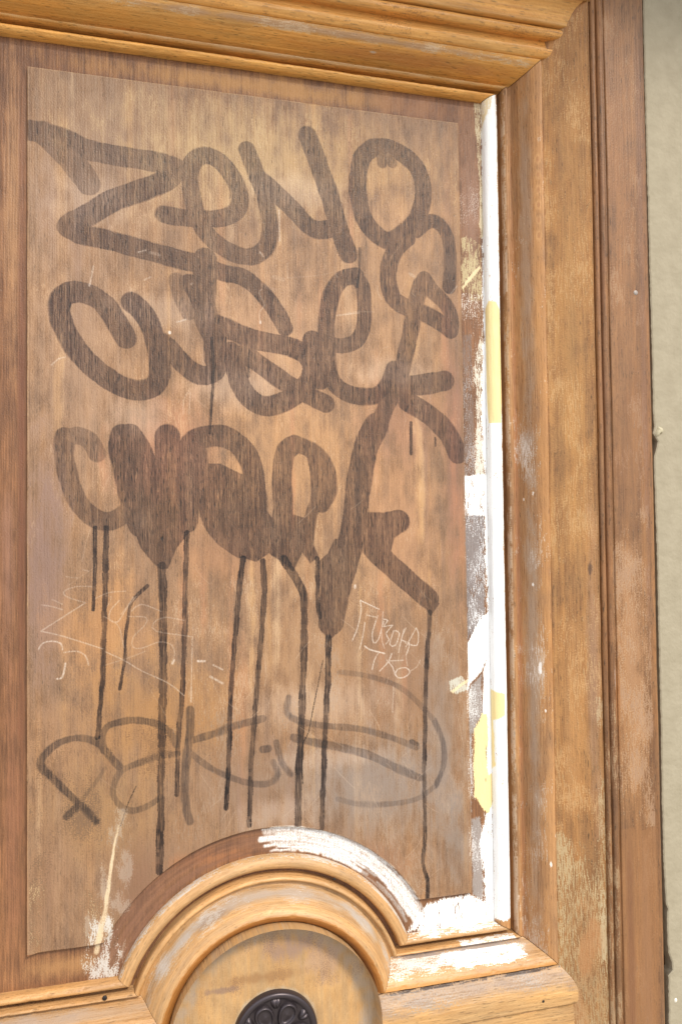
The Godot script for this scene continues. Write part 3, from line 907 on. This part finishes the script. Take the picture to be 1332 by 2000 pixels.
func paint_stile() -> Canvas:
	# 45 across the splay (0 to 45), 1170 along, top at y = +180
	var c := Canvas.new(-9.0, -180.0, 66.0, 1170.0, 1.75, 83)
	c.wood(rgb(128, 88, 52), rgb(182, 134, 82), 0.42)
	c.patch(22, 250, 26, 260, rgb(184, 138, 82), 0.5, 1.2, 1.3)
	c.patch(30, 20, 20, 120, rgb(166, 124, 78), 0.5, 1.2, 1.3)
	c.patch(38, 540, 8, 180, rgb(160, 128, 108), 0.5, 1.2, 1.4)
	c.patch(18, 580, 12, 170, rgb(184, 136, 86), 0.5, 1.2, 1.3)
	c.patch(3, 300, 4, 420, rgb(196, 146, 88), 0.5, 1.2, 1.3)
	c.flakes(0, -180, 45, 690, rgb(204, 166, 118), 0.60, 0.5, 1.0)
	c.patch(36, 440, 2, 8, rgb(90, 66, 50), 0.8, 0.8, 2.0)
	# varnish gone, bare pale wood towards the foot
	c.polygon([1,704,6,690,14,715,24,712,30,742,36,720,45,690,46,992,-1,992,-1,712], rgb(178, 152, 112), 0.6, 7.0, 0.5, 0.55)
	c.flakes(0, 690, 45, 990, rgb(196, 178, 140), 0.54, 0.5, 1.0)
	c.patch(28, 800, 12, 50, rgb(172, 122, 78), 0.75, 1.6, 1.8)
	c.patch(18, 850, 9, 30, rgb(176, 130, 86), 0.6, 1.6, 1.8)
	c.flakes(40, 560, 46, 990, rgb(186, 168, 134), 0.5, 0.55, 1.0)
	return c


func paint_frame() -> Canvas:
	# 0 to 38 is the flat face, below 0 the beads, above 40 the rounded outer edge
	var c := Canvas.new(-41.0, -180.0, 146.0, 1170.0, 1.75, 97)
	c.wood(rgb(98, 65, 40), rgb(156, 112, 70), 0.5)
	c.patch(-10, 300, 6, 500, rgb(136, 96, 70), 0.5, 1.1, 1.5)
	c.patch(15, 20, 22, 200, rgb(142, 98, 60), 0.55, 1.2, 1.3)
	c.patch(18, 330, 22, 240, rgb(134, 96, 64), 0.5, 1.2, 1.3)
	c.patch(16, 560, 20, 150, rgb(164, 120, 78), 0.55, 1.2, 1.3)
	c.patch(18, 520, 20, 130, rgb(160, 122, 90), 0.5, 1.4, 1.3)
	c.flakes(0, 380, 40, 684, rgb(184, 158, 130), 0.52, 0.5, 0.9)
	c.flakes(0, 200, 40, 684, rgb(112, 74, 52), 0.58, 0.4, 1.0)
	c.flakes(0, -160, 40, 990, rgb(164, 132, 102), 0.60, 0.5, 1.0)
	# the wiped patch below y = -680: fresher varnish with a straight upper edge
	c.polygon([0,684,12,682,26,686,40,684,40,995,0,995], rgb(138, 96, 60), 0.6, 2.0)
	c.patch(10, 800, 5, 140, rgb(108, 70, 46), 0.5, 1.0, 1.6)
	c.patch(27, 830, 8, 160, rgb(140, 100, 68), 0.5, 1.0, 1.6)
	c.flakes(-24, 560, -1, 990, rgb(168, 146, 116), 0.52, 0.6, 1.0)
	c.patch(2, 560, 3, 60, rgb(150, 92, 42), 0.6, 0.9, 1.5)
	c.patch(-2, 540, 1.2, 20, rgb(206, 206, 212), 0.8, 1.0, 1.8)
	# browner tone along the worn outer edge
	c.patch(38, 200, 4, 420, rgb(120, 86, 66), 0.45, 1.2, 1.5)
	return c


func paint_cornice() -> Canvas:
	# 0 to 7 lower face, 7 to 16 hollow, 16 to 30 bead, 38 on the fascia
	var c := Canvas.new(-11.0, 0.0, 160.0, 640.0, 1.6, 113)
	c.wood(rgb(182, 126, 62), rgb(234, 178, 102), 0.3)
	c.flakes(-2, -1, 60, 641, rgb(112, 74, 44), 0.63, 0.4, 0.6)
	return c


func paint_ledge() -> Canvas:
	# 0 to 22 weathered slope, 22 to 34 front edge, 45 on the board below
	var c := Canvas.new(-8.0, 0.0, 204.0, 640.0, 1.6, 127)
	c.wood(rgb(166, 124, 78), rgb(208, 168, 114), 0.26)
	for n in 9:
		c.patch(7, n * 80, 15, 70, rgb(124, 102, 88), 0.6, 1.3, 1.3)
	c.flakes(0, 300, 19, 640, rgb(152, 142, 134), 0.58, 0.6, 0.5)
	c.flakes(-2, 330, 3, 640, rgb(60, 44, 34), 0.46, 0.85, 0.9)
	return c


func paint_disc() -> Canvas:
	var c := Canvas.new(-100.0, -100.0, 200.0, 200.0, 2.6, 139)
	c.wood(rgb(162, 124, 80), rgb(198, 160, 112), 0.2, 0.5)
	# turned edge with a grey ring in the hollow
	for e in 40:
		var a: float = e * TAU / 40.0
		c.patch(cos(a) * 84.0, sin(a) * 84.0, 11, 9, rgb(150, 140, 134), 0.45, 1.3, 1.4)
	c.patch(14, -66, 24, 12, rgb(140, 114, 102), 0.7, 1.8, 1.6)
	c.patch(42, -52, 26, 18, rgb(168, 138, 118), 0.55, 1.8, 1.4)
	c.patch(-10, -46, 44, 6, rgb(142, 104, 66), 0.65, 1.8, 1.7)
	c.patch(-46, -40, 18, 3, rgb(130, 104, 90), 0.65, 1.6, 1.7)
	for e in 70:
		var a: float = e * TAU / 70.0
		c.patch(cos(a) * 37.0, sin(a) * 37.0 + 3.0, 3.4, 3.4, rgb(184, 180, 172), 0.3, 1.2, 1.4)
	c.flakes(-80, -90, 80, -30, rgb(122, 94, 72), 0.60, 0.55, 0.2)
	return c


func wall_material() -> StandardMaterial3D:
	var n := FastNoiseLite.new()
	n.seed = 5
	n.frequency = 0.02
	n.fractal_octaves = 5
	var t := NoiseTexture2D.new()
	t.noise = n
	t.width = 512; t.height = 512; t.seamless = true
	var ramp := Gradient.new()
	ramp.set_color(0, rgb(148, 137, 114)); ramp.set_color(1, rgb(160, 149, 126))
	t.color_ramp = ramp
	var bump := NoiseTexture2D.new()
	var nb := FastNoiseLite.new()
	nb.seed = 6
	nb.frequency = 0.05
	nb.fractal_octaves = 4
	bump.noise = nb
	bump.width = 512; bump.height = 512; bump.seamless = true
	bump.as_normal_map = true
	bump.bump_strength = 5.0
	var m := StandardMaterial3D.new()
	m.albedo_texture = t
	m.roughness = 0.75
	m.normal_enabled = true
	m.normal_texture = bump
	m.normal_scale = 0.18
	m.uv1_triplanar = true
	m.uv1_world_triplanar = true
	m.uv1_scale = Vector3(5, 5, 5)
	return m


func plain(c: Color, roughness: float, metallic := 0.0) -> StandardMaterial3D:
	var m := StandardMaterial3D.new()
	m.albedo_color = c
	m.roughness = roughness
	m.metallic = metallic
	return m


# ---------------------------------------------------------------- pieces of the door
func outline_field() -> PackedVector2Array:
	var q := PackedVector2Array()
	for s in 40:
		q.append(Vector2(400.0 * s / 40.0 * (398.5 / 400.0), 0.0))
	for s in 60:
		q.append(Vector2(398.5 + 2.5 * s / 60.0, -750.0 * s / 60.0))
	var a0 := asin((-750.0 - CY) / RF)
	for s in 6:
		q.append(Vector2(lerpf(401.0, CX + cos(a0) * RF, s / 6.0), -750.0))
	for s in 73:
		var a := lerpf(a0, PI - a0, s / 72.0)
		q.append(Vector2(CX + cos(a) * RF, CY + sin(a) * RF))
	for s in 6:
		q.append(Vector2(lerpf(CX - cos(a0) * RF, -0.5, (s + 1) / 7.0), -751.0))
	for s in 60:
		q.append(Vector2(-0.5 + 0.5 * s / 60.0, lerpf(-753.0, 0.0, s / 60.0)))
	return q


func panel_uv(x: float, y: float, c: Canvas) -> Vector2:
	return Vector2((x - c.x0) * c.k / c.w, (-y - c.y0) * c.k / c.h)


func build_field(parent: Node3D, c: Canvas, material: Material):
	var q := outline_field()
	var n := q.size()
	# edge drawn in by a worn 0.8 mm chamfer
	var inner := PackedVector2Array()
	for e in n:
		var d := (q[(e + 1) % n] - q[(e - 1 + n) % n]).normalized()
		var nrm := Vector2(d.y, -d.x)
		var wear := 0.7 + 0.5 * wobble.get_noise_2d(q[e].x * 0.6, q[e].y * 0.6)
		inner.append(q[e] + nrm * wear)
	if not Geometry2D.is_point_in_polygon(inner[20], q):
		for e in n:
			inner[e] = q[e] - (inner[e] - q[e])
	var st := begin()
	var tri := Geometry2D.triangulate_polygon(inner)
	st.set_smooth_group(0)
	for e in range(0, tri.size(), 3):
		var a := inner[tri[e]]; var b := inner[tri[e + 1]]; var d := inner[tri[e + 2]]
		var order := [a, b, d] if (b - a).cross(d - a) < 0.0 else [a, d, b]
		for p in order:
			st.set_uv(panel_uv(p.x, p.y, c))
			st.add_vertex(Vector3(p.x, p.y, 4.0) * MM)
	var rows := [[], [], []]
	var uvs := [[], [], []]
	for e in n + 1:
		var p := q[e % n]; var i := inner[e % n]
		rows[0].append(Vector3(i.x, i.y, 4.0) * MM); rows[1].append(Vector3(p.x, p.y, 3.1) * MM); rows[2].append(Vector3(p.x, p.y, -0.5) * MM)
		var uv := panel_uv(i.x, i.y, c)
		uvs[0].append(uv); uvs[1].append(uv); uvs[2].append(uv)
	sheet(st, [rows[0], rows[1]], [uvs[0], uvs[1]], 1, true)
	sheet(st, [rows[1], rows[2]], [uvs[1], uvs[2]], 2, true)
	var o := finish(st, "raised_field", material, parent)
	o.set_meta("label", "tan wooden field covered in faded brown marker graffiti with long drips")


func build_board(parent: Node3D, c: Canvas, material: Material):
	var st := begin()
	var rows := []
	var uvs := []
	for r in 21:
		var row := PackedVector3Array()
		var uv := PackedVector2Array()
		for s in 13:
			var x := lerpf(XL - 6.0, XR + 6.0, s / 12.0)
			var y := lerpf(YT + 4.0, YB - 4.0, r / 20.0)
			row.append(Vector3(x, y, 0.0) * MM)
			uv.append(panel_uv(x, y, c))
		rows.append(row); uvs.append(uv)
	sheet(st, rows, uvs, 0)
	finish(st, "panel_board", material, parent)


func lathe(called: String, prof: Array, at: Vector3, c: Canvas, material: Material, parent: Node3D, around := 96):
	var st := begin()
	for n in prof.size():
		var f := finer(prof[n], 4)
		var rows := []
		var uvs := []
		for p in f:
			var row := PackedVector3Array()
			var uv := PackedVector2Array()
			for s in around + 1:
				var a := -TAU * s / around
				var x: float = cos(a) * p[0]
				var y: float = sin(a) * p[0]
				row.append((at + Vector3(x, y, p[1])) * MM)
				if c:
					uv.append(Vector2((x - c.x0) * c.k / c.w, (-y - c.y0) * c.k / c.h))
				else:
					uv.append(Vector2(float(s) / around, p[0] / 40.0))
			rows.append(row); uvs.append(uv)
		sheet(st, rows, uvs, n)
	return finish(st, called, material, parent)


func build_rosette(parent: Node3D):
	var iron := plain(rgb(66, 58, 60), 0.34, 0.6)
	var at := Vector3(CX, CY - 3.0, 25.0)
	var root = lathe("rosette", [[[0.0, 5.0], [28.0, 5.5], [31.0, 6.5]], [[31.0, 6.5], [33.5, 8.0], [36.0, 7.0], [37.0, 4.0], [37.2, 0.0]]], at, null, iron, parent)
	root.set_meta("label", "dark cast iron rosette with curled petals")
	for e in 6:
		var a := PI / 2 + PI / 6 + e * TAU / 6.0
		var st := begin()
		var rows := []
		var uvs := []
		for r in 13:
			var rho := r / 12.0
			var row := PackedVector3Array()
			var uv := PackedVector2Array()
			for s in 33:
				var b := -TAU * s / 32.0
				# an egg, broad end outwards, with a raised rolled rim
				var rad := 11.5 * cos(b) * rho
				var tan_ := (9.0 + 1.6 * cos(b)) * sin(b) * rho
				var hgt := 5.2 + 3.6 * exp(-pow((rho - 0.78) / 0.13, 2.0)) - 3.4 * smoothstep(0.86, 1.0, rho) + 1.4 * (1.0 - rho) * (1.0 - rho) - 0.8 * absf(sin(b * 2.0)) * rho * (1.0 - rho)
				var p := Vector2(19.0 + rad, tan_).rotated(a)
				row.append((at + Vector3(p.x, p.y, hgt + 0.4)) * MM)
				uv.append(Vector2(s / 32.0, rho))
			rows.append(row); uvs.append(uv)
		sheet(st, rows, uvs, 0)
		finish(st, "petal", iron, root)
	for e in 6:
		var a := PI / 2 + e * TAU / 6.0
		var st := begin()
		var rows := []
		var uvs := []
		for r in 9:
			var row := PackedVector3Array()
			var uv := PackedVector2Array()
			for s in 25:
				var b := -TAU * s / 24.0
				var rho := r / 8.0
				var p := Vector2(27.5 + 5.2 * cos(b) * rho, 4.2 * sin(b) * rho * (1.1 + 0.4 * cos(b))).rotated(a)
				row.append((at + Vector3(p.x, p.y, 5.6 + 3.4 * (1.0 - rho * rho) - 1.3 * exp(-pow(sin(b) * rho / 0.18, 2.0)))) * MM)
				uv.append(Vector2(s / 24.0, rho))
			rows.append(row); uvs.append(uv)
		sheet(st, rows, uvs, 0)
		finish(st, "leaf", iron, root)
	lathe("boss", [[[0.0, 13.0], [4.0, 12.4], [7.0, 10.0], [8.5, 7.0], [8.8, 4.0]]], at, null, iron, root, 48)


func nail(at: Vector3, radius: float, material: Material, parent: Node3D):
	lathe("nail", [[[0.0, 0.9], [radius * 0.6, 0.8], [radius, 0.3], [radius * 1.05, -0.6]]], at, null, material, parent, 20)


func build_wall():
	var root := thing("plaster_wall", "beige painted plaster wall with ragged edge beside the wooden door frame", "wall")
	var m := wall_material()
	var rng := RandomNumberGenerator.new()
	rng.seed = 4
	var edge := PackedVector2Array()
	for n in WALL_EDGE.size() - 1:
		var a := Vector2(WALL_EDGE[n][0], WALL_EDGE[n][1]); var b := Vector2(WALL_EDGE[n + 1][0], WALL_EDGE[n + 1][1])
		var steps := maxi(1, int(absf(a.y - b.y) / 3.0))
		for s in steps:
			var p := a.lerp(b, float(s) / steps)
			p.x += rng.randf_range(-0.28, 0.28) + 0.5 * wobble.get_noise_2d(p.y * 1.4, 50.0)
			edge.append(p)
	edge.append(Vector2(WALL_EDGE[-1][0], WALL_EDGE[-1][1]))
	var st := begin()
	var front := []; var lip := []; var back := []; var far := []; var deep := []
	for p in edge:
		front.append(Vector3(p.x + 1.2, p.y, 58.6) * MM)
		lip.append(Vector3(p.x, p.y, 57.8) * MM)
		back.append(Vector3(p.x + 0.6, p.y, 46.0) * MM)
		far.append(Vector3(960.0, p.y, 58.6) * MM)
		deep.append(Vector3(960.0, p.y, -40.0) * MM)
	var uv := []
	for p in edge:
		uv.append(Vector2(0.0, p.y * 0.001))
	sheet(st, [far, front], [uv, uv], 0, true)
	sheet(st, [front, lip], [uv, uv], 1, true)
	sheet(st, [lip, back], [uv, uv], 2, true)
	sheet(st, [deep, far], [uv, uv], 3, true)
	finish(st, "render_coat", m, root)
	box("masonry", Vector3(600, -990, -40), Vector3(955, 180, 55), m, root)
	# head of the doorway, above the view, which keeps the upper sky off the top of the door
	box("lintel", Vector3(-700, 340, 40), Vector3(960, 460, 330), m, root)
	# a lump of filler that broke away at the edge
	var lump := begin()
	var rows := []
	var uvs := []
	for r in 9:
		var row := []
		var u := []
		for s in 25:
			var a := -TAU * s / 24.0
			var rr := (4.2 + 1.4 * sin(a * 2.0 + 0.6) + 1.0 * sin(a * 3.0 + 2.0)) * r / 8.0
			var p := Vector3(579.5 + cos(a) * rr * 0.8, -308.0 + sin(a) * rr * 1.15, 58.7 + 2.4 * (1.0 - pow(r / 8.0, 3.0)) + 0.5 * sin(a * 4.0) * r / 8.0 * (1.0 - r / 8.0))
			row.append(p * MM)
			u.append(Vector2(p.x, p.y) * 0.01)
		rows.append(row); uvs.append(u)
	sheet(lump, rows, uvs, 0)
	var o := finish(lump, "filler_lump", plain(rgb(178, 168, 140), 0.8), root)
	o.set_meta("label", "pale chipped lump of filler on the wall edge")
	var drop := begin()
	rows = []; uvs = []
	for r in 6:
		var row := []
		var u := []
		for s in 17:
			var a := -TAU * s / 16.0
			row.append(Vector3(583.5 + cos(a) * 1.6 * r / 5.0, -851.0 + sin(a) * 2.2 * r / 5.0, 58.6 + 1.0 * (1.0 - pow(r / 5.0, 2.0))) * MM)
			u.append(Vector2(a, r))
		rows.append(row); uvs.append(u)
	sheet(drop, rows, uvs, 0)
	finish(drop, "paint_drop", plain(rgb(222, 216, 200), 0.7), root)


func _ready():
	# camera
	var cam := Camera3D.new()
	cam.name = "camera"
	add_child(cam)
	cam.position = Vector3(0.07244, -0.40659, 0.74034)
	cam.rotation_order = EULER_ORDER_YXZ
	cam.rotation_degrees = Vector3(1.71, -15.33, -0.64)
	cam.fov = 64.01
	cam.near = 0.02
	cam.far = 100.0
	cam.current = true
	# sky and exposure: a bright overcast street
	var we := WorldEnvironment.new()
	we.name = "world_environment"
	var env := Environment.new()
	var sky := Sky.new()
	var sm := ProceduralSkyMaterial.new()
	sm.sky_top_color = Color(0.98, 1.0, 1.04)
	sm.sky_horizon_color = Color(0.72, 0.74, 0.77)
	sm.sky_curve = 0.2
	sm.ground_bottom_color = Color(0.66, 0.64, 0.60)
	sm.ground_horizon_color = Color(0.68, 0.66, 0.63)
	sm.sun_angle_max = 1.0
	sky.sky_material = sm
	env.background_mode = Environment.BG_SKY
	env.sky = sky
	env.tonemap_mode = Environment.TONE_MAPPER_LINEAR
	env.tonemap_exposure = 2.0
	env.sdfgi_enabled = true
	env.ssao_enabled = true
	env.ssil_enabled = true
	we.environment = env
	add_child(we)
	var sun := DirectionalLight3D.new()
	sun.name = "sun"
	sun.light_energy = 0.5
	sun.light_color = Color(1.0, 0.97, 0.92)
	sun.light_angular_distance = 14.0
	sun.shadow_enabled = true
	add_child(sun)
	sun.look_at_from_position(Vector3(0.7, 1.65, 1.6), Vector3.ZERO)

	wobble.seed = 3
	wobble.frequency = 0.5
	# wall
	build_wall()
	# door
	var door := thing("wooden_door", "worn varnished wooden door with graffiti, drips and white filler on its panel", "door")
	var core := plain(rgb(120, 84, 56), 0.6)
	box("core", Vector3(-110, -990, -40), Vector3(510, 180, -1), core, door)
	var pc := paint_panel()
	var pm := varnished(pc, 3.0, 0.48)
	pm.normal_scale = 0.8
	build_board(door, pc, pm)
	build_field(door, pc, pm)
	var c1 := paint_side(true, 31)
	var c2 := paint_side(false, 37)
	var c3 := paint_cross("top", 41)
	var c4 := paint_cross("bottom", 53)
	var c5 := paint_arch()
	moulding("right", "side_moulding", c1, varnished(c1, 2.0, 0.48), door).set_meta("label", "mitred moulding with white and yellow filler along its bead")
	moulding("left", "side_moulding", c2, varnished(c2, 2.0, 0.48), door)
	moulding("top", "top_moulding", c3, varnished(c3, 2.0, 0.45), door)
	var bm := varnished(c4, 2.0, 0.45)
	moulding("bottom_right", "bottom_moulding", c4, bm, door).set_meta("label", "moulding spattered with white filler")
	moulding("bottom_left", "bottom_moulding", c4, bm, door)
	moulding("arch", "arch_moulding", c5, varnished(c5, 2.0, 0.45), door)
	# splayed stiles on both sides of the mouldings
	var sc := paint_stile()
	var stm := varnished(sc, 2.0, 0.5)
	var splay := [[[474.0, 24.0], [474.2, 33.0]], [[474.2, 33.0], [492.0, 47.0], [509.0, 60.0]], [[509.0, 60.0], [509.8, 60.2], [510.0, 50.0]]]
	extrude("stile", splay, true, 180.0, -990.0, sc, stm, door)
	extrude("stile", splay, true, 180.0, -990.0, sc, stm, door, true)
	# stepped head moulding, running into the splayed stiles
	var head := [[[57.2, 24.0], [57.4, 35.0]], [[57.4, 35.0], [58.2, 36.9], [61.5, 39.2], [64.8, 39.8]], [[64.8, 39.8], [65.6, 37.0], [70.0, 35.8], [74.5, 35.0]],
		[[74.5, 35.0], [74.2, 42.3], [76.0, 44.9], [78.6, 45.8], [81.0, 45.3], [82.6, 43.8], [82.4, 38.5]], [[82.4, 38.5], [83.8, 38.5]],
		[[83.8, 38.5], [83.9, 47.2], [86.0, 48.6]], [[86.0, 48.6], [94.0, 51.0], [101.0, 54.2], [106.0, 59.0]], [[106.0, 59.0], [110.0, 61.0], [180.0, 61.5]]]
	var hc := paint_cornice()
	extrude("head_moulding", head, false, -110.0, 512.0, hc, varnished(hc, 2.0, 0.42), door)
	# bottom rail: weathered slope, front edge, recessed board below
	var rail := [[[-813.2, 26.0], [-814.0, 34.0]], [[-814.0, 34.0], [-816.0, 35.0], [-822.0, 39.4], [-827.5, 42.4], [-832.0, 43.6], [-834.0, 44.0]],
		[[-834.0, 44.0], [-840.0, 44.1], [-845.4, 43.8]], [[-845.4, 43.8], [-846.4, 43.0], [-846.6, 38.0]], [[-846.6, 38.0], [-848.0, 38.0]], [[-848.0, 38.0], [-848.6, 41.2], [-850.0, 41.6], [-920.0, 41.6], [-990.0, 41.6]]]
	var lc := paint_ledge()
	var lm := varnished(lc, 2.0, 0.42)
	var round_end := func(y: float) -> float: return CX + sqrt(maxf(92.0 * 92.0 - (y - CY) * (y - CY), 0.0))
	var round_start := func(y: float) -> float: return 400.0 - (CX - sqrt(maxf(92.0 * 92.0 - (y - CY) * (y - CY), 0.0)))
	extrude("bottom_rail", rail, false, 0.0, 512.0, lc, lm, door, false, round_end, true)
	extrude("bottom_rail", rail, false, 0.0, 512.0, lc, lm, door, true, round_start, true)
	# turned medallion with its iron rosette
	var dc := paint_disc()
	lathe("medallion", [[[0.0, 1.2], [40.0, 1.2], [66.0, 1.0], [72.0, 0.6]], [[72.0, 0.6], [77.0, -0.6], [82.0, -0.8], [87.0, 0.2]], [[87.0, 0.2], [90.0, 0.6], [91.6, 0.6]], [[91.6, 0.6], [92.0, 8.0], [92.2, 18.0]]], Vector3(CX, CY, 25.0), dc, varnished(dc, 2.0, 0.45), door)
	build_rosette(door)
	var dark := plain(rgb(40, 34, 32), 0.5, 0.4)
	nail(Vector3(62.0, -791.6, 12.5), 1.9, dark, door)
	nail(Vector3(452.0, -839.0, 44.0), 1.2, dark, door)
	nail(Vector3(262.0, -717.0, 12.0), 1.1, dark, door)
	# frame: beaded edge and flat architrave, rounded where it meets the plaster
	var frame := thing("door_frame", "brown wooden door frame boards with beaded inner edge and worn dark outer edge", "door frame")
	var fc := paint_frame()
	var fm := varnished(fc, 2.0, 0.5)
	var arch := [[[510.2, 40.0], [510.4, 57.0], [511.6, 56.4]], [[511.6, 56.4], [512.4, 59.6], [514.5, 61.4], [516.6, 60.6], [517.6, 58.6]], [[517.6, 58.6], [518.4, 58.4]],
		[[518.4, 58.4], [519.0, 61.0], [521.0, 62.4], [523.0, 62.0], [524.2, 60.4]], [[524.2, 60.4], [525.4, 60.6]], [[525.4, 60.6], [526.0, 62.2], [527.5, 62.6]],
		[[527.5, 62.6], [545.0, 62.4], [564.0, 62.4], [568.0, 61.6], [570.6, 59.4], [572.2, 55.0], [572.6, 46.0]], [[572.6, 46.0], [573.4, 44.0], [590.0, 44.0]], [[590.0, 44.0], [590.0, 0.0]]]
	extrude("frame_board", arch, true, 180.0, -990.0, fc, fm, frame)
	extrude("frame_board", arch, true, 180.0, -990.0, fc, fm, frame, true)
	nail(Vector3(554.0, -175.5, 62.3), 2.3, plain(rgb(150, 140, 132), 0.5, 0.3), frame)
